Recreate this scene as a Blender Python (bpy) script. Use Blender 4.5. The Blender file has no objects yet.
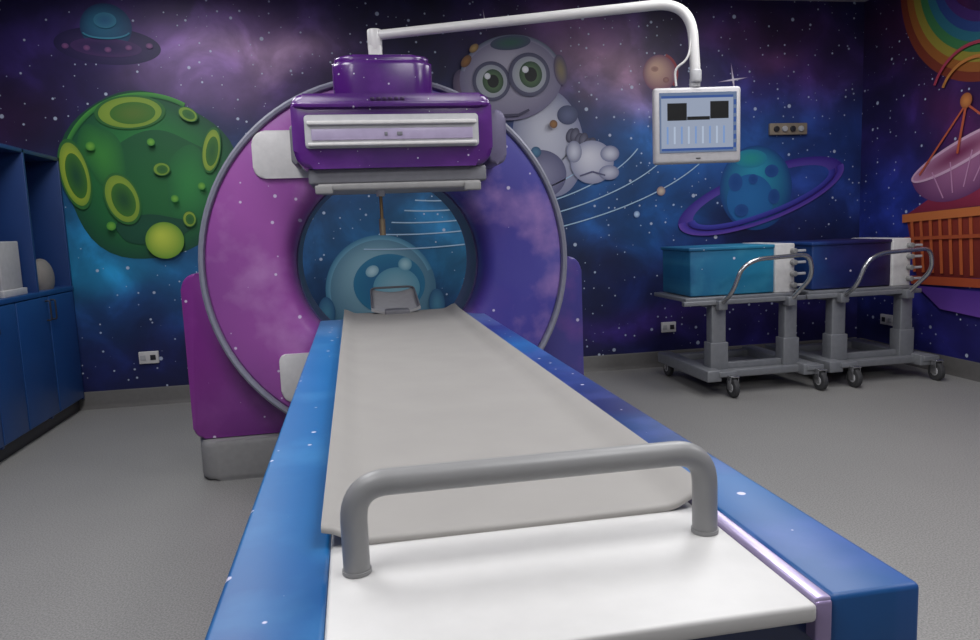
import bpy, bmesh, math, random
from mathutils import Vector, Matrix, noise
random.seed(4)
sc=bpy.context.scene
try: sc.view_settings.view_transform='Standard'
except Exception: pass
C=bpy.context.collection

# ------------------------------------------------------------ colour helpers
def lin(c):
    return c/12.92 if c<=0.04045 else ((c+0.055)/1.055)**2.4
def hx(h,a=True):
    h=h.lstrip('#'); v=[lin(int(h[i:i+2],16)/255) for i in (0,2,4)]
    return (v[0],v[1],v[2],1.0) if a else v

# ------------------------------------------------------------ materials
def newmat(name):
    m=bpy.data.materials.new(name); m.use_nodes=True
    nt=m.node_tree; b=nt.nodes['Principled BSDF']
    return m,nt,b
def mat(name,col,rough=0.5,metal=0.0,var=0.06,scale=30.0,bump=0.0,coat=0.0):
    m,nt,b=newmat(name)
    N=nt.nodes; L=nt.links
    tc=N.new('ShaderNodeTexCoord'); no=N.new('ShaderNodeTexNoise')
    no.inputs['Scale'].default_value=scale; no.inputs['Detail'].default_value=4
    L.new(tc.outputs['Object'],no.inputs['Vector'])
    cr=N.new('ShaderNodeValToRGB')
    c=hx(col)
    cr.color_ramp.elements[0].position=0.3; cr.color_ramp.elements[1].position=0.7
    cr.color_ramp.elements[0].color=tuple([x*(1-var) for x in c[:3]]+[1])
    cr.color_ramp.elements[1].color=tuple([min(1,x*(1+var)) for x in c[:3]]+[1])
    L.new(no.outputs['Fac'],cr.inputs['Fac']); L.new(cr.outputs['Color'],b.inputs['Base Color'])
    b.inputs['Roughness'].default_value=rough; b.inputs['Metallic'].default_value=metal
    b.inputs['Coat Weight'].default_value=coat; b.inputs['Coat Roughness'].default_value=0.08
    if bump>0:
        bp=N.new('ShaderNodeBump'); bp.inputs['Strength'].default_value=bump; bp.inputs['Distance'].default_value=0.002
        L.new(no.outputs['Fac'],bp.inputs['Height']); L.new(bp.outputs['Normal'],b.inputs['Normal'])
    return m
def emit(name,col,s):
    m,nt,b=newmat(name)
    b.inputs['Base Color'].default_value=(0.01,0.01,0.01,1)
    b.inputs['Emission Color'].default_value=hx(col); b.inputs['Emission Strength'].default_value=s
    b.inputs['Roughness'].default_value=0.25
    return m
def math_node(nt,op,a,b=None):
    n=nt.nodes.new('ShaderNodeMath'); n.operation=op
    for i,v in enumerate((a,b)):
        if v is None: continue
        if isinstance(v,(int,float)): n.inputs[i].default_value=v
        else: nt.links.new(v,n.inputs[i])
    return n.outputs[0]
def mixc(nt,fac,a,b,mode='MIX'):
    n=nt.nodes.new('ShaderNodeMix'); n.data_type='RGBA'; n.blend_type=mode
    for s,v in ((n.inputs[0],fac),(n.inputs[6],a),(n.inputs[7],b)):
        if isinstance(v,(int,float)): s.default_value=v
        elif isinstance(v,tuple): s.default_value=v
        else: nt.links.new(v,s)
    return n.outputs[2]
def stars(nt,vec,scale,size,keep):
    """round printed star dots: vec must be 2-D on the surface"""
    v=nt.nodes.new('ShaderNodeTexVoronoi'); v.voronoi_dimensions='2D'; v.inputs['Scale'].default_value=scale
    nt.links.new(vec,v.inputs['Vector'])
    sp=nt.nodes.new('ShaderNodeSeparateColor'); nt.links.new(v.outputs['Color'],sp.inputs[0])
    k=math_node(nt,'GREATER_THAN',sp.outputs[0],1-keep)
    rad=math_node(nt,'MULTIPLY',sp.outputs[1],size)
    d=math_node(nt,'SUBTRACT',rad,v.outputs['Distance'])
    d=math_node(nt,'MULTIPLY',d,4.0/size)
    n=nt.nodes.new('ShaderNodeClamp'); nt.links.new(d,n.inputs[0])
    return math_node(nt,'MULTIPLY',n.outputs[0],k)
def plane_vec(nt,a,b):
    tc=nt.nodes.new('ShaderNodeTexCoord'); s=nt.nodes.new('ShaderNodeSeparateXYZ')
    nt.links.new(tc.outputs['Object'],s.inputs[0])
    c=nt.nodes.new('ShaderNodeCombineXYZ'); nt.links.new(s.outputs[a],c.inputs[0]); nt.links.new(s.outputs[b],c.inputs[1])
    return c.outputs[0],s
def mural_mat(name,a,b):
    m,nt,bs=newmat(name)
    at=nt.nodes.new('ShaderNodeAttribute'); at.attribute_name='paint'
    vec,_=plane_vec(nt,a,b)
    no=nt.nodes.new('ShaderNodeTexNoise'); no.inputs['Scale'].default_value=2.6; no.inputs['Detail'].default_value=9
    no.inputs['Distortion'].default_value=0.4
    nt.links.new(vec,no.inputs['Vector'])
    cr=nt.nodes.new('ShaderNodeValToRGB'); el=cr.color_ramp.elements
    el[0].position=.30; el[0].color=(.28,.28,.28,1); el[1].position=.72; el[1].color=(1,1,1,1)
    e=el.new(.52); e.color=(.46,.46,.46,1)
    nt.links.new(no.outputs['Fac'],cr.inputs['Fac'])
    k=math_node(nt,'MULTIPLY',cr.outputs['Color'],2.5)
    col=mixc(nt,1.0,at.outputs['Color'],k,'MULTIPLY')
    s1=stars(nt,vec,6.0,0.10,0.5); s2=stars(nt,vec,15.0,0.13,0.35)
    s=math_node(nt,'MAXIMUM',s1,s2); s=math_node(nt,'MULTIPLY',s,0.75)
    col=mixc(nt,s,col,hx('#c8d4e8'))
    nt.links.new(col,bs.inputs['Base Color']); bs.inputs['Roughness'].default_value=0.5
    return m
def paint_mat():
    m,nt,bs=newmat('mural_paint')
    at=nt.nodes.new('ShaderNodeAttribute'); at.attribute_name='paint'
    nt.links.new(at.outputs['Color'],bs.inputs['Base Color']); bs.inputs['Roughness'].default_value=0.5
    return m
def nebula(name,axis,lo,hi,stops,sa,sb,nscale=2.0,namp=0.35,rough=0.25,starscale=9,bright='#d9a8dc',bamt=0.35,coat=0.15,axis2=None,w2=0.0,lo2=0,hi2=1):
    """vinyl space wrap: colour ramp along an axis, warped with fractal noise, plus stars"""
    m,nt,bs=newmat(name)
    vec,sep=plane_vec(nt,sa,sb)
    tc=nt.nodes.new('ShaderNodeTexCoord')
    no=nt.nodes.new('ShaderNodeTexNoise'); no.inputs['Scale'].default_value=nscale; no.inputs['Detail'].default_value=6
    nt.links.new(tc.outputs['Object'],no.inputs['Vector'])
    mr=nt.nodes.new('ShaderNodeMapRange'); mr.inputs[1].default_value=lo; mr.inputs[2].default_value=hi; mr.clamp=False
    nt.links.new(sep.outputs[axis],mr.inputs[0])
    t=mr.outputs[0]
    if axis2 is not None:
        m2=nt.nodes.new('ShaderNodeMapRange'); m2.inputs[1].default_value=lo2; m2.inputs[2].default_value=hi2; m2.clamp=False
        nt.links.new(sep.outputs[axis2],m2.inputs[0])
        t=math_node(nt,'ADD',t,math_node(nt,'MULTIPLY',m2.outputs[0],w2))
    w=math_node(nt,'MULTIPLY',math_node(nt,'SUBTRACT',no.outputs['Fac'],0.5),namp*2)
    t=math_node(nt,'ADD',t,w)
    cr=nt.nodes.new('ShaderNodeValToRGB'); nt.links.new(t,cr.inputs['Fac'])
    el=cr.color_ramp.elements
    while len(el)<len(stops): el.new(0.5)
    for e,(pp,cc) in zip(el,stops): e.position=pp; e.color=hx(cc)
    n2=nt.nodes.new('ShaderNodeTexNoise'); n2.inputs['Scale'].default_value=nscale*2.2; n2.inputs['Detail'].default_value=7
    nt.links.new(vec,n2.inputs['Vector'])
    r2=nt.nodes.new('ShaderNodeMapRange'); r2.inputs[1].default_value=0.5; r2.inputs[2].default_value=0.8; r2.inputs[4].default_value=bamt
    nt.links.new(n2.outputs['Fac'],r2.inputs[0])
    col=mixc(nt,r2.outputs[0],cr.outputs['Color'],hx(bright))
    s=math_node(nt,'MULTIPLY',stars(nt,vec,starscale,0.09,0.45),0.7)
    col=mixc(nt,s,col,hx('#e8e2f4'))
    nt.links.new(col,bs.inputs['Base Color']); bs.inputs['Roughness'].default_value=rough
    bs.inputs['Coat Weight'].default_value=coat; bs.inputs['Coat Roughness'].default_value=0.2
    return m

# ------------------------------------------------------------ mesh helpers
def empty(name,loc=(0,0,0)):
    e=bpy.data.objects.new(name,None); C.objects.link(e); e.empty_display_size=0.1; return e
def mk(name,bm,mats,parent=None,smooth=True,angle=40):
    me=bpy.data.meshes.new(name); bmesh.ops.recalc_face_normals(bm,faces=bm.faces[:]); bm.to_mesh(me); bm.free()
    if not isinstance(mats,(list,tuple)): mats=[mats]
    for m in mats: me.materials.append(m)
    if smooth:
        for p in me.polygons: p.use_smooth=True
        try: me.set_sharp_from_angle(angle=math.radians(angle))
        except Exception: pass
    o=bpy.data.objects.new(name,me); C.objects.link(o)
    if parent: o.parent=parent
    return o
def box(name,x,y,z,m,bev=0.0,parent=None,seg=3,rot=None,verts_only=None):
    bm=bmesh.new(); bmesh.ops.create_cube(bm,size=1)
    for v in bm.verts:
        v.co=Vector(((x[0]+x[1])/2+v.co.x*(x[1]-x[0]),(y[0]+y[1])/2+v.co.y*(y[1]-y[0]),(z[0]+z[1])/2+v.co.z*(z[1]-z[0])))
    if bev>0: bmesh.ops.bevel(bm,geom=bm.edges[:],offset=bev,segments=seg,affect='EDGES',profile=0.5)
    if rot:
        ang,ax,piv=rot; bmesh.ops.rotate(bm,verts=bm.verts,cent=piv,matrix=Matrix.Rotation(ang,3,ax))
    return mk(name,bm,m,parent)
def rrect(x0,x1,z0,z1,r,n=6):
    if not isinstance(r,(tuple,list)): r=(r,)*4
    pts=[]
    for (cx,cz,a0,rr) in ((x1-r[0],z0+r[0],-90,r[0]),(x1-r[1],z1-r[1],0,r[1]),(x0+r[2],z1-r[2],90,r[2]),(x0+r[3],z0+r[3],180,r[3])):
        for i in range(n+1):
            a=math.radians(a0+90*i/n); pts.append((cx+rr*math.cos(a),cz+rr*math.sin(a)))
    return pts
def prism(name,pts,plane,d0,d1,m,bev=0.0,parent=None,seg=3):
    """extrude a 2-D outline; plane 'xz' (along y), 'xy' (along z) or 'yz' (along x)"""
    bm=bmesh.new()
    def P(p,d): return {'xz':(p[0],d,p[1]),'xy':(p[0],p[1],d),'yz':(d,p[0],p[1])}[plane]
    a=[bm.verts.new(P(p,d0)) for p in pts]; b=[bm.verts.new(P(p,d1)) for p in pts]
    n=len(pts); f0=bm.faces.new(a); f1=bm.faces.new(b[::-1])
    for i in range(n): bm.faces.new((a[i],b[i],b[(i+1)%n],a[(i+1)%n]))
    if bev>0:
        ed=list(f0.edges)+list(f1.edges)
        bmesh.ops.bevel(bm,geom=ed,offset=bev,segments=seg,affect='EDGES',profile=0.5)
    return mk(name,bm,m,parent)
def lathe_y(name,prof,cx,cz,m,parent=None,seg=96,closed=True):
    bm=bmesh.new(); rings=[]
    for (r,y) in prof:
        rings.append([bm.verts.new((cx+r*math.cos(2*math.pi*i/seg),y,cz+r*math.sin(2*math.pi*i/seg))) for i in range(seg)])
    k=len(prof)
    for j in range(k if closed else k-1):
        A=rings[j];B=rings[(j+1)%k]
        for i in range(seg): bm.faces.new((A[i],A[(i+1)%seg],B[(i+1)%seg],B[i]))
    return mk(name,bm,m,parent,angle=30)
def cyl(name,c,r,h,axis,m,parent=None,seg=32,r2=None,bev=0.0):
    bm=bmesh.new(); bmesh.ops.create_cone(bm,cap_ends=True,segments=seg,radius1=r,radius2=r if r2 is None else r2,depth=h)
    if bev>0:
        ed=[e for e in bm.edges if abs(e.verts[0].co.z-e.verts[1].co.z)<1e-6]
        bmesh.ops.bevel(bm,geom=ed,offset=bev,segments=3,affect='EDGES',profile=0.5)
    R={'z':Matrix.Identity(3),'y':Matrix.Rotation(math.pi/2,3,'X'),'x':Matrix.Rotation(math.pi/2,3,'Y')}[axis]
    for v in bm.verts: v.co=R@v.co+Vector(c)
    return mk(name,bm,m,parent,angle=35)
def fillet(pts,rad,n=8):
    pts=[Vector(p) for p in pts]; out=[pts[0]]
    for i in range(1,len(pts)-1):
        a,b,c=pts[i-1],pts[i],pts[i+1]
        d1=(a-b).normalized(); d2=(c-b).normalized()
        r=rad[i-1] if isinstance(rad,(list,tuple)) else rad
        r=min(r,(a-b).length*0.49,(c-b).length*0.49)
        p0=b+d1*r; p2=b+d2*r
        for k in range(n+1):
            t=k/n; out.append((1-t)**2*p0+2*t*(1-t)*b+t*t*p2)
    out.append(pts[-1]); return out
def tube(name,pts,r,m,parent=None,seg=16):
    pts=[Vector(p) for p in pts]; bm=bmesh.new(); rings=[]
    t=(pts[1]-pts[0]).normalized(); n=t.orthogonal().normalized()
    for i,p in enumerate(pts):
        if i==0: tn=(pts[1]-pts[0]).normalized()
        elif i==len(pts)-1: tn=(pts[-1]-pts[-2]).normalized()
        else: tn=((pts[i+1]-p).normalized()+(p-pts[i-1]).normalized()).normalized()
        n=(n-tn*n.dot(tn)).normalized(); b=tn.cross(n)
        rings.append([bm.verts.new(p+r*(math.cos(2*math.pi*k/seg)*n+math.sin(2*math.pi*k/seg)*b)) for k in range(seg)])
    for j in range(len(rings)-1):
        A=rings[j];B=rings[j+1]
        for i in range(seg): bm.faces.new((A[i],A[(i+1)%seg],B[(i+1)%seg],B[i]))
    bm.faces.new(rings[0][::-1]); bm.faces.new(rings[-1])
    return mk(name,bm,m,parent,angle=50)

# ------------------------------------------------------------ room
BY=5.45; RX=4.07; LX=-2.36; CZ=2.79; FY=-1.6
def painted_wall(name,place,u0,u1,v0,v1,step,base,blobs,m):
    nu=int((u1-u0)/step)+1; nv=int((v1-v0)/step)+1
    me=bpy.data.meshes.new(name); vs=[];cols=[];B=[(cx,cz,rx,rz,hx(c),s) for (cx,cz,rx,rz,c,s) in blobs]; b0=hx(base)
    for j in range(nv):
        for i in range(nu):
            u=u0+(u1-u0)*i/(nu-1); v=v0+(v1-v0)*j/(nv-1)
            vs.append(place(u,v))
            q=Vector((u*1.1,v*1.5,3.3)); 
            wu=u+0.30*noise.fractal(q,1.0,2.0,4); wv=v+0.20*noise.fractal(q+Vector((9,4,1)),1.0,2.0,4)
            col=list(b0[:3])
            for (cx,cz,rx,rz,c,s) in B:
                d=((wu-cx)/rx)**2+((wv-cz)/rz)**2
                if d<9:
                    w=s*math.exp(-d)
                    for k in range(3): col[k]+= (c[k]-col[k])*w
            f=1+0.35*noise.fractal(q*2.2+Vector((2,7,5)),1.0,2.0,5)
            cols+= [max(0,c*f) for c in col]+[1.0]
    fs=[(j*nu+i,j*nu+i+1,(j+1)*nu+i+1,(j+1)*nu+i) for j in range(nv-1) for i in range(nu-1)]
    me.from_pydata(vs,[],fs); a=me.color_attributes.new('paint','FLOAT_COLOR','POINT'); a.data.foreach_set('color',cols)
    me.materials.append(m)
    o=bpy.data.objects.new(name,me); C.objects.link(o); return o

mb=mural_mat('mural_wall_xz',0,2); mr_=mural_mat('mural_wall_yz',1,2)
back_blobs=[
 (-2.2,2.5,.7,.6,'#1c1240',.9),(-2.2,2.0,.5,.3,'#30143c',.8),(-1.5,2.5,.6,.3,'#2c1c58',.8),
 (-.9,2.62,.6,.2,'#603c84',.9),(-.6,2.36,.50,.26,'#9470a4',.85),(-.5,2.40,.24,.12,'#d0acc8',.6),(-.95,2.25,.3,.14,'#8460a0',.6),(-.25,2.1,.5,.3,'#3a1e5c',.8),
 (-2.1,1.25,.6,.3,'#145e8c',.9),(-1.6,.95,.6,.22,'#1d86b4',.85),(-1.0,.85,.5,.3,'#1a5f96',.8),(-.8,1.4,.4,.4,'#1a5288',.7),
 (-1.6,.55,.7,.18,'#1a4c8a',.7),(-1.5,.3,1.0,.22,'#10184a',.9),
 (.3,2.6,.5,.3,'#1a1036',.9),(.9,2.5,.3,.3,'#2e1650',.7),(1.75,2.55,.5,.26,'#80548a',.85),(1.9,2.28,.38,.22,'#b488a4',.7),(2.2,2.05,.3,.12,'#8c74a0',.5),
 (2.6,2.6,.5,.2,'#1c1036',.9),(3.2,2.6,.6,.22,'#3c1a48',.85),(3.6,2.2,.5,.3,'#42245e',.85),(2.9,2.05,.4,.2,'#2a2068',.8),(2.65,2.1,.25,.15,'#8470a0',.5),(3.3,2.35,.25,.12,'#6a3c6c',.6),
 (.2,1.4,.8,.4,'#174a7c',.9),(.2,.9,.9,.4,'#1c5480',.9),(.8,1.0,.4,.3,'#1f6c92',.8),
 (1.8,1.5,.6,.35,'#18518c',.9),(2.4,1.7,.6,.3,'#2566aa',.85),(2.2,1.2,.5,.3,'#134c86',.85),(3.1,1.6,.6,.35,'#2a5ea8',.8),(3.7,1.5,.45,.4,'#24408a',.8),
 (2.0,.75,.9,.25,'#0f1c4c',.9),(3.2,.8,.8,.3,'#141c52',.8),(2.2,.38,.8,.14,'#34206c',.85),(3.4,.25,.8,.2,'#241a58',.8)]
painted_wall('wall_back',lambda u,v:(u,BY,v),LX,RX,0,CZ,0.04,'#141846',back_blobs,mb)
right_blobs=[(5.2,2.5,.5,.5,'#341238',.9),(4.6,2.6,.5,.5,'#3c1230',.9),(5.1,1.8,.4,.4,'#281650',.9),(4.6,1.8,.4,.3,'#3a1640',.9),(4.4,1.4,.5,.4,'#4a1436',.8),
 (5.1,1.2,.4,.4,'#24348a',.9),(5.2,.8,.4,.4,'#1c2c78',.8),(4.9,.5,.6,.35,'#1c2268',.9),(4.3,.5,.5,.3,'#2a2470',.8),
 (3.2,2.0,.9,.7,'#2a1650',.9),(2.6,1.0,1,.6,'#1a4c8a',.8),(1,1.9,1,.7,'#5a3680',.7),(0,1.0,1,.6,'#174a7c',.8)]
painted_wall('wall_right',lambda u,v:(RX,u,v),FY,BY,0,CZ,0.06,'#161644',right_blobs,mr_)
painted_wall('wall_left',lambda u,v:(LX,u,v),FY,BY,0,CZ,0.08,'#161848',[(4,2,1.2,.7,'#3a1e5c',.8),(3,1,1.2,.5,'#1a5f96',.8),(1,1.7,1.2,.8,'#5a3680',.7),(0,.8,1,.5,'#174a7c',.8)],mr_)
wallpaint=mat('wall_paint_grey','#b8b6b2',0.7)
box('wall_front',(LX,RX),(FY-.1,FY),(0,CZ),wallpaint)
# floor vinyl
def floor_mat():
    m,nt,b=newmat('floor_vinyl')
    tc=nt.nodes.new('ShaderNodeTexCoord')
    n1=nt.nodes.new('ShaderNodeTexNoise'); n1.inputs['Scale'].default_value=170; n1.inputs['Detail'].default_value=3
    n2=nt.nodes.new('ShaderNodeTexNoise'); n2.inputs['Scale'].default_value=1.3; n2.inputs['Detail'].default_value=4
    for n in (n1,n2): nt.links.new(tc.outputs['Object'],n.inputs['Vector'])
    cr=nt.nodes.new('ShaderNodeValToRGB'); cr.color_ramp.elements[0].position=.36; cr.color_ramp.elements[1].position=.62
    cr.color_ramp.elements[0].color=hx('#7c7b79'); cr.color_ramp.elements[1].color=hx('#9a9895')
    nt.links.new(n1.outputs['Fac'],cr.inputs['Fac'])
    r=nt.nodes.new('ShaderNodeMapRange'); r.inputs[3].default_value=.9; r.inputs[4].default_value=1.1
    nt.links.new(n2.outputs['Fac'],r.inputs[0])
    c=mixc(nt,1.0,cr.outputs['Color'],r.outputs[0],'MULTIPLY')
    nt.links.new(c,b.inputs['Base Color']); b.inputs['Roughness'].default_value=.48
    return m
box('floor',(LX-.1,RX+.1),(FY-.1,BY+.1),(-.1,0),floor_mat())
box('ceiling',(LX-.1,RX+.1),(FY-.1,BY+.1),(CZ,CZ+.1),mat('ceiling_paint','#a8a4a8',0.8))
skirt=mat('skirting_grey','#5c5a58',0.5)
def skirting(name,a,b,along):
    prof=[(0,0),(.035,0),(.012,.03),(.008,.11),(0,.12)]
    if along=='x': prism(name,[(BY-d,z) for d,z in prof],'yz',a,b,skirt)
    elif along=='r': prism(name,[(RX-d,z) for d,z in prof],'xz',a,b,skirt)
    else: prism(name,[(LX+d,z) for d,z in prof],'xz',a,b,skirt)
skirting('baseboard_back',LX,RX,'x'); skirting('baseboard_right',FY,BY-.04,'r'); skirting('baseboard_left',FY,BY-.04,'l')

# ------------------------------------------------------------ mural figures (flat painted vinyl on the walls)
PM=paint_mat()
class Paint:
    def __init__(s,wall): s.w=wall; s.v=[]; s.c=[]; s.f=[]; s.l=1
    def P(s,u,v):
        e=0.0012*s.l
        return (u,BY-e,v) if s.w=='b' else (RX-e,u,v)
    def disc(s,cx,cz,rx,rz,ci,co,rot=0,hl=(0,0),wob=0,a0=0,a1=360,n=48,rings=5):
        ci=hx(ci);co=hx(co);r=math.radians(rot);base=len(s.v)
        s.v.append(s.P(cx+hl[0]*rx,cz+hl[1]*rz)); s.c+=list(ci)
        for j in range(1,rings+1):
            t=j/rings
            for i in range(n+1):
                a=math.radians(a0+(a1-a0)*i/n); k=1+wob*(math.sin(3*a+1)*.5+math.sin(5*a)*.35)
                x=rx*k*math.cos(a)*t+hl[0]*rx*(1-t); z=rz*k*math.sin(a)*t+hl[1]*rz*(1-t)
                s.v.append(s.P(cx+x*math.cos(r)-z*math.sin(r),cz+x*math.sin(r)+z*math.cos(r)))
                s.c+=[ci[q]+(co[q]-ci[q])*t**1.5 for q in range(4)]
        for i in range(n): s.f.append((base,base+1+i,base+2+i))
        for j in range(rings-1):
            b=base+1+j*(n+1)
            for i in range(n): s.f.append((b+i,b+i+n+1,b+i+n+2,b+i+1))
        s.l+=1
    def band(s,cx,cz,rx,rz,w,col,rot=0,a0=0,a1=360,n=64,col2=None,wz=None):
        c1=hx(col);c2=hx(col2) if col2 else c1;r=math.radians(rot);base=len(s.v)
        wz=w if wz is None else wz
        for i in range(n+1):
            a=math.radians(a0+(a1-a0)*i/n)
            for (ax,az,cc) in ((rx,rz,c1),(rx-w,rz-wz,c2)):
                x=ax*math.cos(a);z=az*math.sin(a)
                s.v.append(s.P(cx+x*math.cos(r)-z*math.sin(r),cz+x*math.sin(r)+z*math.cos(r))); s.c+=list(cc)
        for i in range(n): s.f.append((base+2*i,base+2*i+1,base+2*i+3,base+2*i+2))
        s.l+=1
    def poly(s,pts,col,col2=None):
        c1=hx(col);c2=hx(col2) if col2 else c1;base=len(s.v)
        z0=min(p[1] for p in pts);z1=max(p[1] for p in pts)
        for p in pts:
            t=(p[1]-z0)/(z1-z0+1e-9); s.v.append(s.P(*p)); s.c+=[c1[q]+(c2[q]-c1[q])*t for q in range(4)]
        s.f.append(tuple(range(base,base+len(pts)))); s.l+=1
    def line(s,pts,w,col):
        c=hx(col)
        for a,b in zip(pts[:-1],pts[1:]):
            d=Vector((b[0]-a[0],b[1]-a[1])); n=Vector((-d.y,d.x)).normalized()*w/2; base=len(s.v)
            for q in ((a[0]+n.x,a[1]+n.y),(a[0]-n.x,a[1]-n.y),(b[0]-n.x,b[1]-n.y),(b[0]+n.x,b[1]+n.y)):
                s.v.append(s.P(*q)); s.c+=list(c)
            s.f.append((base,base+1,base+2,base+3))
        s.l+=1
    def done(s,name):
        me=bpy.data.meshes.new(name); me.from_pydata(s.v,[],s.f)
        a=me.color_attributes.new('paint','FLOAT_COLOR','POINT'); a.data.foreach_set('color',s.c); me.materials.append(PM)
        o=bpy.data.objects.new(name,me); C.objects.link(o); return o
# green asteroid
p=Paint('b')
p.disc(-1.34,1.58,.56,.56,'#2a8a3c','#0c4a34',hl=(.1,.1),wob=.07)
p.disc(-1.25,1.50,.40,.38,'#1c6a34','#155a34',wob=.1,hl=(.2,-.2))
p.disc(-1.08,1.52,.16,.26,'#2c8440','#1a6636',wob=.12,rot=-10); p.disc(-1.62,1.72,.13,.22,'#3a8a38','#1c6434',wob=.12,rot=20); p.disc(-1.35,1.22,.24,.10,'#12523a','#0e4a34',wob=.1)
p.band(-1.34,1.58,.55,.55,.03,'#4a9c3c',a0=60,a1=170,col2='#1f6a34')
def crater(x,z,rx,rz,rot,rim='#a8b83a',inn='#24602c'):
    p.disc(x,z,rx*1.12,rz*1.12,'#3c7a30','#2a6a30',rot=rot); p.disc(x,z,rx,rz,rim,'#7c9c34',rot=rot); p.disc(x+rx*.08,z-rz*.05,rx*.72,rz*.72,inn,'#3c7426',rot=rot)
crater(-1.42,2.00,.20,.10,3,'#8fa83c','#55762a'); crater(-1.80,1.60,.085,.21,8,'#c0cc3c','#154e34'); crater(-1.52,1.43,.10,.16,15,'#98b038','#154e2c')
crater(-.92,1.74,.055,.14,-12); crater(-1.1,1.28,.04,.05,0); crater(-1.25,1.62,.05,.04,0,'#5a9a34'); crater(-1.05,1.98,.06,.04,-30,'#6a9a34')
p.disc(-1.27,1.14,.125,.125,'#c4d44c','#6a9a30',hl=(-.2,.3)); p.disc(-1.02,1.08,.03,.03,'#a8bc3c','#7c9c34')
for (x,z,r) in ((-1.68,1.78,.03),(-1.0,1.5,.025),(-1.3,1.8,.025),(-1.6,1.25,.03),(-1.18,1.42,.025)): p.disc(x,z,r,r,'#74b03c','#3f8a34')
p.done('mural_green_asteroid')
# ufo
p=Paint('b')
p.disc(-1.52,2.43,.33,.12,'#3c2a60','#221a4c',rot=-4); p.disc(-1.52,2.55,.16,.15,'#2a7494','#183e68',hl=(-.3,.3)); p.disc(-1.53,2.42,.22,.06,'#2a1e54','#482c64',rot=-4)
for i in range(5): p.disc(-1.78+.13*i,2.405-.012*abs(i-2)*-1,.022,.018,'#8a5484','#5a3870')
p.disc(-1.52,2.59,.07,.05,'#2a6a94','#3a88a4'); p.band(-1.52,2.52,.15,.05,.012,'#3a88a4',a0=190,a1=350)
p.done('mural_flying_saucer')
# robot beside the gantry
p=Paint('b')
p.disc(1.47,1.75,.27,.40,'#d0d2de','#8488a6',rot=8,hl=(-.1,.3))
p.disc(1.40,1.52,.20,.18,'#8c8ca8','#5c5c80')
p.disc(1.62,1.95,.08,.07,'#5c6488','#3c4468')
for i in range(7): p.disc(1.64+.032*i,1.80-.018*i+(.02 if i%2 else 0),.035,.055,'#6a6a80','#32324c',rot=-20)
p.disc(1.80,1.60,.17,.16,'#dcdce6','#9094b0',hl=(-.2,.3)); p.disc(1.94,1.66,.075,.06,'#d0d2de','#74789a'); p.disc(1.66,1.68,.06,.08,'#d0d2de','#8084a0'); p.disc(1.93,1.52,.08,.055,'#c4c6d4','#7c80a0')
p.line([(1.70,1.50),(1.80,1.53),(1.90,1.50)],.012,'#5c5c7c')
p.disc(.86,2.15,.09,.13,'#7c6a80','#463c5c',rot=15)
p.disc(1.20,2.215,.385,.30,'#bcb8c8','#76708e',rot=8,hl=(-.1,.4))
p.band(1.20,2.215,.385,.30,.03,'#5c6a7c',rot=8,a0=20,a1=160,col2='#9a98b0')
p.disc(1.20,2.46,.15,.05,'#3c6a5c','#4c5470',rot=6)
p.disc(1.57,2.27,.05,.11,'#8a7c5c','#54486c',rot=8)
p.disc(.87,2.33,.05,.03,'#a07038','#704c38',rot=50); p.disc(.93,2.42,.04,.025,'#c0a060','#806048',rot=40)
for (x,z,r) in ((1.05,2.19,.14),(1.33,2.235,.155)):
    p.disc(x,z,r,r,'#7c7c94','#4c4c68'); p.disc(x,z,r*.82,r*.82,'#c4ccc4','#a8acb8'); p.disc(x+.01,z,r*.55,r*.6,'#6a8a5c','#34503c'); p.disc(x+.01,z,r*.3,r*.33,'#101818','#101818'); p.disc(x-.03,z+.035,r*.16,r*.16,'#ffffff','#e0e4e8')
p.line([(1.02,1.98),(1.12,1.945),(1.24,1.95),(1.32,1.985)],.018,'#44405c')
p.disc(1.50,1.88,.03,.03,'#a07038','#704c38'); p.disc(1.36,1.68,.04,.04,'#4c80a0','#34587c')
p.done('mural_robot')
# robot seen through the bore
p=Paint('b')
p.disc(.18,.72,.40,.40,'#8ab4c2','#44748e',hl=(-.2,.4)); p.band(.18,.72,.40,.40,.035,'#3a7898',a0=20,a1=200,col2='#6aa0b8')
p.disc(.24,.76,.26,.22,'#20608c','#2c789c'); p.disc(.29,.73,.17,.15,'#86b4c2','#5a98b0'); p.disc(.12,.86,.05,.04,'#b4d4dc','#7aaabc',rot=30); p.disc(.36,.90,.05,.05,'#a4ccd4','#5a98b0')
p.disc(-.22,.58,.06,.11,'#4c88a4','#2c5c84'); p.disc(.58,.60,.06,.11,'#4c88a4','#2c5c84')
p.done('mural_robot_blue')
# small moon, sparkles and orbits
p=Paint('b')
p.disc(2.35,2.25,.135,.135,'#d8b098','#7c4c68',hl=(-.3,.3)); p.band(2.35,2.25,.15,.15,.02,'#9a4048',a0=-40,a1=70); p.disc(2.31,2.28,.03,.02,'#a87c70','#b88c80'); p.disc(2.40,2.2,.025,.02,'#a87c70','#8a5c60')
p.done('mural_moon')
p=Paint('b')
for (x,z,r) in ((2.62,2.1,.17),(2.95,2.2,.13),(-.5,.5,.1),(1.02,2.62,.08)):
    k=.06
    pts=[]
    for i in range(8):
        a=math.radians(45*i+8); rr=r if i%2==0 else r*k*1.4
        pts.append((x+rr*math.cos(a),z+rr*math.sin(a)))
    base=len(p.v); p.v.append(p.P(x,z)); p.c+=list(hx('#f4ecf4'))
    for i,q in enumerate(pts): p.v.append(p.P(*q)); p.c+=list(hx('#b49cc0') if i%2==0 else hx('#e4dcec'))
    for i in range(8): p.f.append((base,base+1+i,base+1+(i+1)%8))
    p.l+=1
p.done('mural_sparkle_stars')
p=Paint('b')
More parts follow.
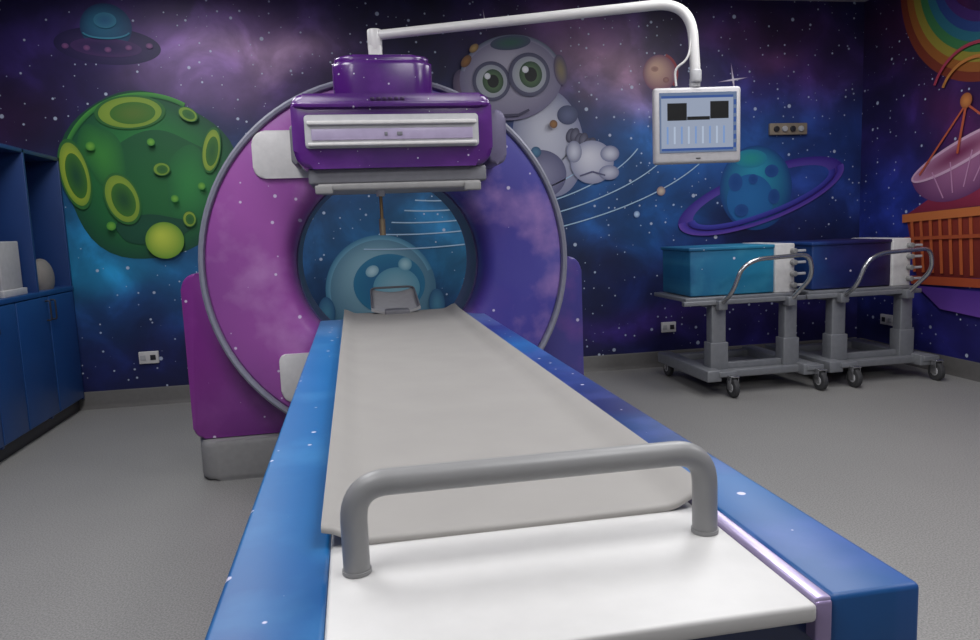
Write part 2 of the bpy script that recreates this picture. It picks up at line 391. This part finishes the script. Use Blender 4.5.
for i,(rx,rz) in enumerate(((.95,.45),(1.2,.52),(1.5,.60),(1.8,.68),(2.15,.78))):
    p.band(.75,1.80,rx,rz,.009,'#a8c8e0',a0=-110,a1=-14-i*3,rot=4)
p.disc(1.85,1.62,.03,.03,'#e0e8f0','#8ab0d0'); p.disc(2.35,1.37,.035,.035,'#d0c0a8','#8a7480'); p.disc(2.15,1.20,.025,.025,'#c0d8f0','#7090c0')
p.done('mural_orbit_lines')
# ringed planet
p=Paint('b')
p.band(3.20,1.31,.74,.21,.13,'#3a2488',rot=17,col2='#5c48a8',wz=.06)
p.disc(3.15,1.37,.31,.33,'#2f9ab8','#1a4484',hl=(.0,.5)); p.disc(3.10,1.28,.2,.2,'#2a74b4','#2468a8')
p.disc(3.1,1.60,.14,.07,'#2a9a98','#2888a8')
for (x,z,a,b) in ((3.28,1.5,.06,.05),(2.97,1.42,.06,.07),(3.12,1.44,.04,.04),(3.3,1.3,.05,.06),(3.02,1.2,.06,.05)): p.disc(x,z,a,b,'#1c4c90','#28589c')
p.band(3.20,1.31,.74,.21,.06,'#6a4cb0',rot=17,a0=175,a1=365,col2='#4434a0',wz=.03); p.band(3.20,1.31,.66,.17,.06,'#2c2484',rot=17,a0=178,a1=362,col2='#4a4cb8',wz=.04)
p.done('mural_ringed_planet')
# right wall
p=Paint('r')
rc=['#7a3420','#9c5e28','#988c34','#3c7a48','#2a6c7c','#2a4480','#44286c']
for i,c in enumerate(rc):
    r0=.84-.062*i; p.band(4.22,2.80,r0,r0,.064,c,a0=-120,a1=0)
p.done('mural_rainbow')
p=Paint('r')
p.poly([(4.02,1.18),(4.92,1.12),(4.72,1.22),(4.62,1.34),(4.50,1.28),(4.30,1.42),(4.02,1.30)],'#7c2438','#a8385c')
p.disc(4.46,1.52,.45,.30,'#a86c94','#6c3c68',rot=-20,a0=180,a1=360,hl=(0,-.3)); p.disc(4.46,1.52,.45,.085,'#7a2c54','#c890b0',rot=-20)
p.band(4.46,1.52,.45,.085,.02,'#d8b0c8',rot=-20,wz=.02)
for k in (-.28,-.12,.06,.22): p.line([(4.46+k,1.52-k*.36-.03),(4.46+k*.5,1.27-k*.2)],.010,'#c894b8')
p.line([(4.80,1.64-.24),(4.40,1.84)],.015,'#c05c3c'); p.line([(4.46,1.52),(4.40,1.84)],.02,'#c05c3c'); p.line([(4.12,1.64),(4.40,1.84)],.015,'#c05c3c'); p.disc(4.40,1.86,.05,.05,'#d08848','#a05830')
p.band(4.35,1.90,.28,.24,.022,'#c07c3c',a0=20,a1=130); p.band(4.35,1.90,.36,.33,.022,'#a83c50',a0=20,a1=130)
p.done('mural_satellite_dish')
p=Paint('r')
p.poly([(3.95,.70),(4.80,.66),(4.92,1.08),(3.9,1.14)],'#6a2420','#8a3424')
for i in range(11):
    y=3.98+.085*i; p.line([(y-.02,.70),(y+.03*(i/10),1.12)],.028,'#b85c30')
p.line([(3.9,1.15),(4.95,1.09)],.06,'#c4703a'); p.line([(3.9,.98),(4.92,.94)],.025,'#a8502c'); p.line([(3.95,.66),(4.84,.64)],.06,'#a84c2c')
p.poly([(4.0,.60),(4.78,.60),(4.55,.45),(4.1,.42)],'#6a44a0','#503088')
p.done('mural_orange_basket')

# ------------------------------------------------------------ materials for objects
ringM=nebula('gantry_wrap',0,-.72,1.05,[(0,'#8e4a98'),(.2,'#a254a8'),(.42,'#90489c'),(.6,'#664696'),(.8,'#46409a'),(1,'#5c5cae')],0,2,nscale=1.7,namp=.22,bright='#cfa0d4',bamt=.65,coat=.1,rough=.4,axis2=2,w2=.14,lo2=1.0,hi2=2.0)
baseM=nebula('base_wrap',0,-.8,1.14,[(0,'#7c2c84'),(.3,'#6a2c7c'),(.7,'#3c3484'),(1,'#4c4894')],0,2,nscale=2,namp=.15,bright='#a45cb0',bamt=.4,rough=.35)
headM=nebula('detector_wrap',0,-.25,.62,[(0,'#561c78'),(.5,'#441468'),(1,'#561f76')],0,2,nscale=3,namp=.3,bright='#7c3ca4',bamt=.4,rough=.25,coat=.5,starscale=20)
railL=nebula('table_wrap',1,.7,3.6,[(0,'#0d4e8a'),(.25,'#10609c'),(.5,'#1468a8'),(.75,'#2a74b4'),(1,'#5c8cc4')],0,1,nscale=2.2,namp=.3,bright='#4a94c8',bamt=.4,rough=.45,coat=0,starscale=12)
railR=nebula('table_wrap_right',1,.7,3.6,[(0,'#0c4c88'),(.12,'#145c98'),(.28,'#101c58'),(.45,'#1a3478'),(.62,'#1c64a8'),(.8,'#243080'),(1,'#6c84c4')],0,1,nscale=2.5,namp=.12,bright='#5c6cc0',bamt=.4,rough=.45,coat=0,starscale=12)
silver=mat('brushed_rim','#8c8d9c',.45,.1)
greyP=mat('grey_plastic','#8c8b8a',.5); darkP=mat('dark_plastic','#2a2a30',.45); midG=mat('mid_grey_plastic','#74747a',.5)
whiteP=mat('white_plastic','#d4d2d0',.35); lightG=mat('light_grey_plastic','#b4b4b6',.4)
palletM=mat('pallet_composite','#979490',.6,var=.03,scale=8)
plateM=mat('white_laminate','#cbcac8',.45,var=.02)
handleM=mat('handle_grey','#8a8a8a',.4,var=.03)
frameM=mat('cart_frame_grey','#84868a',.45,.3); rubber=mat('rubber','#3a3a3c',.7); steel=mat('steel','#b8b8ba',.25,.9)

# ------------------------------------------------------------ gantry
G=empty('gamma_camera_scanner')
cx,cz=.165,.995
lathe_y('gantry_ring',[(.44,3.97),(.44,3.64),(.445,3.59),(.458,3.55),(.48,3.52),(.51,3.505),(.56,3.50),(.78,3.50),(.82,3.505),(.835,3.52),(.838,3.56),(.838,3.90),(.80,3.97)],cx,cz,ringM,G)
lathe_y('rim_band',[(.828,3.505),(.834,3.492),(.846,3.488),(.855,3.495),(.858,3.53),(.858,3.60),(.836,3.60)],cx,cz,silver,G)
lathe_y('bore_liner',[(.432,3.98),(.432,3.66),(.441,3.66),(.441,3.98)],cx,cz,mat('bore_dark','#4c4270',.4),G)
prism('base_cover',rrect(-.80,1.13,.2,.985,(.05,.07,.07,.05)),'xz',3.62,3.93,baseM,.015,G)
prism('foot_plinth',rrect(-.78,1.12,3.57,4.2,.09),'xy',0.0,.195,greyP,.03,G)
# the base cover must not block the bore
bc=bpy.data.objects['base_cover']
bm=bmesh.new(); bmesh.ops.create_cone(bm,cap_ends=True,segments=64,radius1=.45,radius2=.45,depth=1.2)
for v in bm.verts: v.co=Matrix.Rotation(math.pi/2,3,'X')@v.co+Vector((cx,3.8,cz))
cut=mk('cut_tmp',bm,baseM)
md=bc.modifiers.new('b','BOOLEAN'); md.operation='DIFFERENCE'; md.object=cut; md.solver='EXACT'
dg=bpy.context.evaluated_depsgraph_get(); nm=bpy.data.meshes.new_from_object(bc.evaluated_get(dg)); bc.modifiers.clear(); bc.data=nm
bpy.data.objects.remove(cut)
prism('service_panel_upper',rrect(-.42,-.14,1.40,1.61,(.02,.02,.06,.05)),'xz',3.484,3.52,whiteP,.008,G)
prism('service_panel_lower',rrect(-.37,-.16,.37,.60,(.02,.02,.03,.06)),'xz',3.484,3.52,whiteP,.008,G)
# detector head
prism('detector_housing',rrect(-.215,.595,1.405,1.70,(.075,.05,.05,.075)),'xz',3.10,3.47,headM,.022,G)
prism('detector_top_lip',rrect(-.215,.595,3.08,3.3,.05),'xy',1.645,1.665,headM,.008,G)
prism('detector_panel_frame',rrect(-.165,.535,1.485,1.615,.012),'xz',3.086,3.12,lightG,.006,G)
box('detector_panel_groove',(-.14,.51),(3.080,3.09),(1.515,1.560),mat('lilac_panel','#a89cb8',.3),.003,G)
box('detector_panel_ridge',(-.155,.525),(3.070,3.09),(1.575,1.590),whiteP,.004,G)
box('detector_panel_lip',(-.155,.525),(3.066,3.09),(1.492,1.505),whiteP,.004,G)
for i,x in enumerate((.185,.205,.185)): box('panel_latch_%d'%(i+1),(x-.006+.03*(i-1),x+.006+.03*(i-1)),(3.076,3.085),(1.53,1.545),midG,.002,G)
for i in range(6): box('name_plate_%d'%i,(.10+.024*i,.116+.024*i),(3.094,3.102),(1.672,1.684),mat('plate_purple_%d'%i,'#2c1040',.3),.001,G)
box('collimator_body',(-.165,.57),(3.13,3.46),(1.345,1.41),midG,.01,G)
box('collimator_plate',(-.13,.54),(3.11,3.48),(1.318,1.346),greyP,.008,G)
for i,x in enumerate((-.14,.47)): box('collimator_latch_%d'%(i+1),(x,x+.07),(3.10,3.14),(1.305,1.34),greyP,.006,G)
prism('detector_drum',rrect(-.045,.37,3.16,3.5,.09),'xy',1.69,1.845,headM,.02,G)
prism('detector_drum_cap',rrect(-.035,.36,3.18,3.5,.08),'xy',1.83,1.868,headM,.012,G)
prism('detector_side_arm',rrect(.60,.685,1.42,1.655,.04),'xz',3.25,3.5,mat('arm_lilac_grey','#6c6682',.5),.015,G)
prism('detector_side_arm_left',rrect(-.235,-.20,1.44,1.60,.015),'xz',3.25,3.5,midG,.008,G)
box('detector_slide',(.02,.31),(3.46,3.6),(1.46,1.80),midG,.01,G)
# small sensor rod hanging under the head
cyl('sensor_rod',(.125,3.22,1.26),.007,.13,'z',mat('brass','#8a7450',.35,.6),G,12)
cyl('sensor_tip',(.125,3.22,1.165),.013,.07,'z',mat('brass_tip','#8c7c64',.35,.5),G,16)
cyl('sensor_cap',(.125,3.22,1.31),.018,.03,'z',lightG,G,16)
# arm post
box('arm_post',(.115,.175),(3.40,3.46),(1.85,1.96),whiteP,.01,G)

# ------------------------------------------------------------ monitor arm + monitor
A=empty('monitor_support_arm')
whiteT=mat('arm_white','#d6d4d2',.3,var=.02)
cyl('arm_pivot',(.145,3.43,1.985),.032,.09,'z',whiteT,A,24,bev=.006)
path=fillet([(.145,3.43,2.005),(1.42,2.97,2.035),(1.435,2.96,1.74)],[.17],14)
tube('arm_tube',path,.021,whiteT,A,20)
cyl('arm_swivel',(1.435,2.96,1.735),.024,.05,'z',lightG,A,20,bev=.005)
tube('cable',fillet([(1.36,2.985,1.70),(1.35,2.98,1.77),(1.40,2.96,1.80),(1.415,2.955,1.88),(1.405,2.97,1.98)],.05,6),.005,whiteP,A,8)
M=empty('display_monitor')
piv=Vector((1.45,2.96,1.55)); rotm=(math.radians(-6),'Z',piv)
def mbox(n,x,y,z,m,b): 
    o=box(n,x,y,z,m,b,M,rot=rotm); return o
mbox('bezel',(1.255,1.625),(2.945,2.985),(1.380,1.690),mat('monitor_grey','#b8b6b8',.4),.012)
mbox('rear_housing',(1.33,1.57),(2.98,3.03),(1.44,1.64),lightG,.015)
mbox('screen',(1.276,1.604),(2.9425,2.947),(1.425,1.668),emit('screen_glow','#7f94b8',.55),0)
mbox('screen_window',(1.283,1.588),(2.9405,2.944),(1.432,1.655),emit('screen_ui','#a8b4cc',.7),0)
blk=emit('screen_black','#15181c',.3)
mbox('scan_image_left',(1.308,1.390),(2.939,2.942),(1.555,1.625),blk,0); mbox('scan_image_right',(1.490,1.568),(2.939,2.942),(1.560,1.630),blk,0); mbox('scan_strip',(1.392,1.488),(2.939,2.942),(1.556,1.570),blk,0)
blu=emit('screen_blue','#3c62b0',.6)
mbox('screen_titlebar',(1.283,1.588),(2.939,2.942),(1.645,1.655),blu,0); mbox('screen_toolbar',(1.283,1.588),(2.939,2.942),(1.432,1.442),blu,0)
for i in range(9): mbox('screen_column_%d'%i,(1.305+.03*i,1.312+.03*i),(2.939,2.942),(1.46,1.53),emit('screen_text%d'%i,'#c4d4ec' if i%2 else '#86a8e0',.7),0)
for i in range(6): mbox('screen_button_%d'%i,(1.591,1.601),(2.939,2.942),(1.44+.035*i,1.46+.035*i),blu,0)
mbox('monitor_led',(1.43,1.45),(2.943,2.946),(1.398,1.402),darkP,0)
cyl('tilt_mount',(1.437,2.972,1.71),.022,.035,'z',lightG,M,16)

# ------------------------------------------------------------ patient table
T=empty('patient_table')
x0,x1=-.18,.605; tz=.734; y0,y1=.69,3.60
# shell body and rails
body=mat('table_navy','#0d2450',.3,coat=.3)
prism('table_body',rrect(x0+.012,x1-.012,y0+.012,y1,.02),'xy',.16,tz-.03,body,.008,T)
box('rail_left',(x0,-.055),(y0,y1),(tz-.17,tz),railL,.007,T)
box('rail_right',(.492,x1),(y0,y1),(tz-.17,tz),railR,.007,T)
box('head_skirt',(x0+.01,x1-.01),(y1-.05,y1),(tz-.2,tz-.002),railL,.01,T)
box('white_plate',(-.055,.468),(y0-.012,1.3),(tz-.022,tz-.001),plateM,.005,T)
box('under_tray',(-.05,.47),(1.3,y1-.05),(tz-.045,tz-.03),palletM,.002,T)
box('trim_strip_top',(.470,.490),(y0-.004,1.9),(tz-.02,tz+.002),mat('trim_lilac','#a89cc0',.25,.3),.003,T)
box('trim_strip_front',(.470,.490),(y0-.006,y0+.03),(tz-.05,tz-.002),mat('trim_lilac2','#9c8cb4',.25,.3),.003,T)
prism('pedestal',rrect(0,.42,1.6,3.2,.08),'xy',.05,.2,greyP,.01,T)
prism('pedestal_foot',rrect(-.12,.54,1.3,3.5,.1),'xy',0,.09,greyP,.02,T)
# concave pallet
bm=bmesh.new(); nx=36; rows=[]
ys=[.962,.967,.977]+[1.0+(3.62-1.0)*i/30 for i in range(31)]+[3.66,3.70]
for k,y in enumerate(ys):
    top=[];bot=[]
    for i in range(nx+1):
        s=i/nx*2-1; x=.209+s*.274
        e=max(0,(abs(s)-.78)/.22); z=.741+.003*s*s+.022*e*e*(3-2*e)+(.010*max(0,(y-3.45)/.25)**2)
        yy=y
        top.append(bm.verts.new((x,yy,z+(-.004 if k in(0,len(ys)-1) else 0)))); bot.append(bm.verts.new((x,yy,z-.009)))
    rows.append((top,bot))
for (t0,b0),(t1,b1) in zip(rows[:-1],rows[1:]):
    for i in range(nx):
        bm.faces.new((t0[i],t0[i+1],t1[i+1],t1[i])); bm.faces.new((b0[i],b1[i],b1[i+1],b0[i+1]))
    bm.faces.new((t0[0],t1[0],b1[0],b0[0])); bm.faces.new((t0[-1],b0[-1],b1[-1],t1[-1]))
for (t,b) in (rows[0],rows[-1]):
    for i in range(nx): bm.faces.new((t[i],b[i],b[i+1],t[i+1]))
mk('imaging_pallet',bm,palletM,T,angle=60)
# end handle
hp=fillet([(-.02,.885,.733),(-.02,.885,.845),(.44,.885,.845),(.44,.885,.733)],[.045,.045],10)
tube('end_handle',hp,.0165,handleM,T,24)
for i,x in enumerate((-.02,.44)): cyl('handle_collar_%d'%(i+1),(x,.885,.736),.0180,.005,'z',handleM,T,24)
# head holder at the far end of the pallet
bm=bmesh.new(); g=[]
for j in range(13):
    t=j/12; row=[]
    for i in range(17):
        s=i/16*2-1; w=.12*(1-.08*t)
        row.append((.185+s*w, 3.62+.30*t, .752+.075*t**1.3+.022*s*s))
    g.append(row)
tv=[[bm.verts.new(q) for q in r] for r in g]; bv=[[bm.verts.new((q[0],q[1]+.004,q[2]-.012)) for q in r] for r in g]
for j in range(12):
    for i in range(16):
        bm.faces.new((tv[j][i],tv[j][i+1],tv[j+1][i+1],tv[j+1][i])); bm.faces.new((bv[j][i],bv[j+1][i],bv[j+1][i+1],bv[j][i+1]))
    bm.faces.new((tv[j][0],tv[j+1][0],bv[j+1][0],bv[j][0])); bm.faces.new((tv[j][16],bv[j][16],bv[j+1][16],tv[j+1][16]))
for i in range(16):
    bm.faces.new((tv[0][i],bv[0][i],bv[0][i+1],tv[0][i+1])); bm.faces.new((tv[12][i],tv[12][i+1],bv[12][i+1],bv[12][i]))
mk('head_rest',bm,lightG,T,angle=60)
box('head_rest_mount',(.13,.25),(3.60,3.70),(.735,.765),midG,.008,T)
tube('head_rest_rim',fillet([(.070,3.64,.778),(.075,3.92,.852),(.295,3.92,.852),(.300,3.64,.778)],[.04,.04],6),.006,midG,T,10)

# ------------------------------------------------------------ collimator carts
def cart(dx,wrapm,name):
    K=empty(name)
    B=lambda n,x,y,z,m,b=.005: box(n,(x[0]+dx,x[1]+dx),y,z,m,b,K)
    # box with collimator
    B('collimator_case',(2.13,2.74),(4.48,4.92),(.645,.955),wrapm,.010)
    B('case_lid',(2.12,2.75),(4.47,4.93),(.940,.962),wrapm,.006)
    B('case_end_panel',(2.72,2.86),(4.46,4.90),(.640,.965),whiteP,.008)
    for i in range(4):
        cyl('knob_%d'%i,(2.84+dx,4.44,.69+.075*i),.018,.04,'y',greyP,K,16,bev=.003)
        B('lever_%d'%i,(2.84,2.92),(4.425,4.445),(.682+.075*i,.698+.075*i),lightG,.003)
    B('tray',(2.08,2.88),(4.44,4.96),(.615,.640),frameM)
    B('tray_rail',(2.06,2.92),(4.42,4.46),(.590,.620),frameM)
    # columns
    for i,(x,y,w) in enumerate(((2.26,4.44,.10),(2.78,4.44,.09))):
        B('column_%d'%i,(x,x+w),(y,y+.08),(.14,.60),frameM,.008)
        B('column_sleeve_%d'%i,(x-.012,x+w+.012),(y-.01,y+.09),(.14,.34),frameM,.006)
    B('cross_brace_low',(2.28,2.85),(4.46,4.50),(.15,.20),frameM)
    B('side_arm_1',(2.28,2.34),(4.5,4.95),(.56,.60),frameM); B('side_arm_2',(2.80,2.86),(4.5,4.95),(.56,.60),frameM)
    # base frame
    for i,x in enumerate((2.18,2.86)):
        B('base_beam_%d'%i,(x,x+.10),(4.34,5.14),(.10,.175),frameM,.008)
    B('base_cross_front',(2.24,2.94),(4.40,4.46),(.11,.16),frameM,.008); B('base_cross_rear',(2.24,2.94),(5.05,5.11),(.11,.16),frameM,.008)
    B('base_plate',(2.28,2.90),(4.6,5.06),(.10,.115),midG,.003)
    # casters
    for i,(x,y) in enumerate(((2.34,4.31),(2.96,4.31),(2.24,5.08),(2.91,5.08))):
        cyl('wheel_%d'%i,(x+dx,y,.064),.064,.034,'x',rubber,K,28,bev=.008)
        cyl('hub_%d'%i,(x+dx,y,.064),.03,.04,'x',lightG,K,20,bev=.003)
        for s in (-1,1): B('fork_%d_%d'%(i,s),(x+s*.026-.003,x+s*.026+.003),(y-.022,y+.022),(.05,.138),steel,.001)
        B('fork_top_%d'%i,(x-.03,x+.03),(y-.03,y+.05),(.132,.144),steel,.003)
    B('caster_bracket_1',(2.26,2.38),(4.33,4.42),(.13,.165),frameM); B('caster_bracket_2',(2.88,3.0),(4.33,4.42),(.13,.165),frameM)
    # push handle
    pts=fillet([(2.31+dx,4.40,.60),(2.31+dx,4.27,.68),(2.36+dx,4.24,.84),(2.46+dx,4.24,.885),(2.82+dx,4.24,.90),(2.86+dx,4.26,.76),(2.80+dx,4.40,.60)],[.06,.09,.06,.06,.07],8)
    tube('push_handle',pts,.014,steel,K,14)
    B('handle_bracket_1',(2.28,2.34),(4.38,4.47),(.56,.62),frameM); B('handle_bracket_2',(2.77,2.83),(4.38,4.47),(.56,.62),frameM)
    return K
w1=nebula('cart_wrap_blue',0,2.0,2.8,[(0,'#184c78'),(.3,'#1d6c94'),(.8,'#2480a4'),(1,'#1c6088')],0,2,nscale=3,namp=.3,bright='#4ca0bc',bamt=.4,rough=.45,coat=0)
w2=nebula('cart_wrap_navy',0,2.9,3.7,[(0,'#1a4480'),(.3,'#14205a'),(.8,'#241440'),(1,'#1c2450')],0,2,nscale=3,namp=.3,bright='#3c3c84',bamt=.3,rough=.45,coat=0)
cart(0,w1,'collimator_cart'); cart(.87,w2,'collimator_cart.001')

# ------------------------------------------------------------ left cabinet
K=empty('storage_cabinet')
cabD=mat('cabinet_navy','#17356a',.4,var=.04,scale=6); cabB=mat('cabinet_blue','#18447e',.4,var=.04,scale=6)
X0,X1=-2.33,-1.885
Y0,Y1=3.55,5.425
B=lambda n,x,y,z,m,b=.003: box(n,x,y,z,m,b,K)
B('back_panel',(X0,X0+.02),(Y0,Y1),(.08,1.71),cabD); B('top_panel',(X0,X1),(Y0,Y1),(1.685,1.71),cabD)
B('worktop',(X0,X1+.005),(Y0,Y1),(.83,.86),cabB); B('plinth',(X0,X1-.04),(Y0,Y1),(0,.09),darkP); B('bottom_panel',(X0,X1-.02),(Y0,Y1),(.08,.10),cabB)
for i,y in enumerate((Y0,4.20,4.86,Y1-.025)):
    B('upright_%d'%i,(X0,X1),(y,y+.025),(.08,1.71),cabD)
B('shelf_1',(X0,X1-.01),(Y0,4.20),(1.25,1.27),cabD)
for i,(a,b) in enumerate(((3.56,3.88),(3.89,4.21),(4.22,4.53),(4.54,4.98),(4.99,5.40))):
    B('cabinet_door_%d'%i,(X1-.018,X1+.004),(a+.003,b-.003),(.095,.825),cabB,.004)
    yh=b-.04 if i%2==1 else a+.03
    tube('door_pull_%d'%i,fillet([(X1,yh,.68),(X1+.03,yh,.68),(X1+.03,yh,.80),(X1,yh,.80)],.012,4),.005,darkP,K,10)
# shelf contents
box('ring_binder',(-1.99,-1.93),(4.52,4.78),(.86,1.17),mat('binder_grey','#a8a8aa',.5),.006)
o=box('paper_folder',(-1.925,-1.90),(4.46,4.76),(.86,.90),lightG,.004)
bm=bmesh.new(); bmesh.ops.create_uvsphere(bm,u_segments=24,v_segments=16,radius=.11)
for v in bm.verts:
    v.co.x*=.6; v.co.z*=1.15
    if v.co.z<-.07: v.co.z=-.07
    v.co+=Vector((-1.97,5.16,.93))
mk('head_positioning_cushion',bm,mat('cushion_grey','#7c7874',.7))

# ------------------------------------------------------------ wall outlets
def outlet(name,x,z,w=.13,h=.085,ax='b'):
    E=empty(name)
    if ax=='b':
        box('faceplate',(x-w/2,x+w/2),(BY-.022,BY-.001),(z-h/2,z+h/2),whiteP,.004,E)
        for i,s in enumerate((-.28,.22)): box('socket_%d'%i,(x+s*w-.018,x+s*w+.018),(BY-.025,BY-.02),(z-.018,z+.018),darkP if i else lightG,.002,E)
    else:
        box('faceplate',(RX-.022,RX-.001),(x-w/2,x+w/2),(z-h/2,z+h/2),whiteP,.004,E)
        for i,s in enumerate((-.28,.22)): box('socket_%d'%i,(RX-.025,RX-.02),(x+s*w-.018,x+s*w+.018),(z-.018,z+.018),darkP if i else lightG,.002,E)
outlet('wall_outlet',-1.45,.335); outlet('wall_outlet.001',2.40,.31,.12,.08); outlet('wall_outlet.002',5.08,.31,.14,.08,'r'); outlet('wall_outlet.003',4.90,.31,.14,.08,'r')
E=empty('medical_gas_panel')
box('backplate',(3.25,3.57),(BY-.03,BY-.001),(1.775,1.865),mat('panel_beige','#8c8070',.5),.006,E)
for i in range(4): cyl('port_%d'%i,(3.30+.07*i,BY-.036,1.82),.022,.02,'y',(darkP,lightG)[i%2],E,20,bev=.003)

# ------------------------------------------------------------ lights
panelM=emit('light_diffuser','#ffffff',2.0)
def area(loc,sx,sy,power,col=(.98,.98,1.0)):
    l=bpy.data.lights.new('ceiling_lamp','AREA'); l.shape='RECTANGLE'; l.size=sx; l.size_y=sy; l.energy=power; l.color=col
    o=bpy.data.objects.new('ceiling_lamp',l); C.objects.link(o); o.location=(loc[0],loc[1],CZ-.03)
    box('ceiling_light_panel',(loc[0]-sx/2,loc[0]+sx/2),(loc[1]-sy/2,loc[1]+sy/2),(CZ-.02,CZ),panelM,.003)
for (x,y,pw) in ((-.9,.4,22),(.9,.4,22),(-.9,2.3,26),(1.6,2.3,26),(2.9,1.0,24),(-1.2,4.2,15),(2.6,3.9,17)):
    area((x,y),.6,1.1,pw)
w=bpy.data.worlds.new('world'); sc.world=w; w.use_nodes=True
w.node_tree.nodes['Background'].inputs[0].default_value=(.5,.55,.65,1); w.node_tree.nodes['Background'].inputs[1].default_value=.15

# ------------------------------------------------------------ camera
f=740;r=math.radians(2.2);pp=math.radians(7.2);t=math.radians(10.15)
fw=Vector((math.sin(t)*math.cos(pp),math.cos(t)*math.cos(pp),-math.sin(pp)))
r0=Vector((math.cos(t),-math.sin(t),0)); u0=Vector((math.sin(t)*math.sin(pp),math.cos(t)*math.sin(pp),math.cos(pp)))
R=math.cos(r)*r0-math.sin(r)*u0; U=math.sin(r)*r0+math.cos(r)*u0
cd=bpy.data.cameras.new('camera'); cd.sensor_width=36; cd.sensor_fit='HORIZONTAL'; cd.lens=36*f/980; cd.clip_start=.02
co=bpy.data.objects.new('camera',cd); C.objects.link(co)
co.matrix_world=Matrix(((R.x,U.x,-fw.x,0),(R.y,U.y,-fw.y,0),(R.z,U.z,-fw.z,1.15),(0,0,0,1)))
sc.camera=co
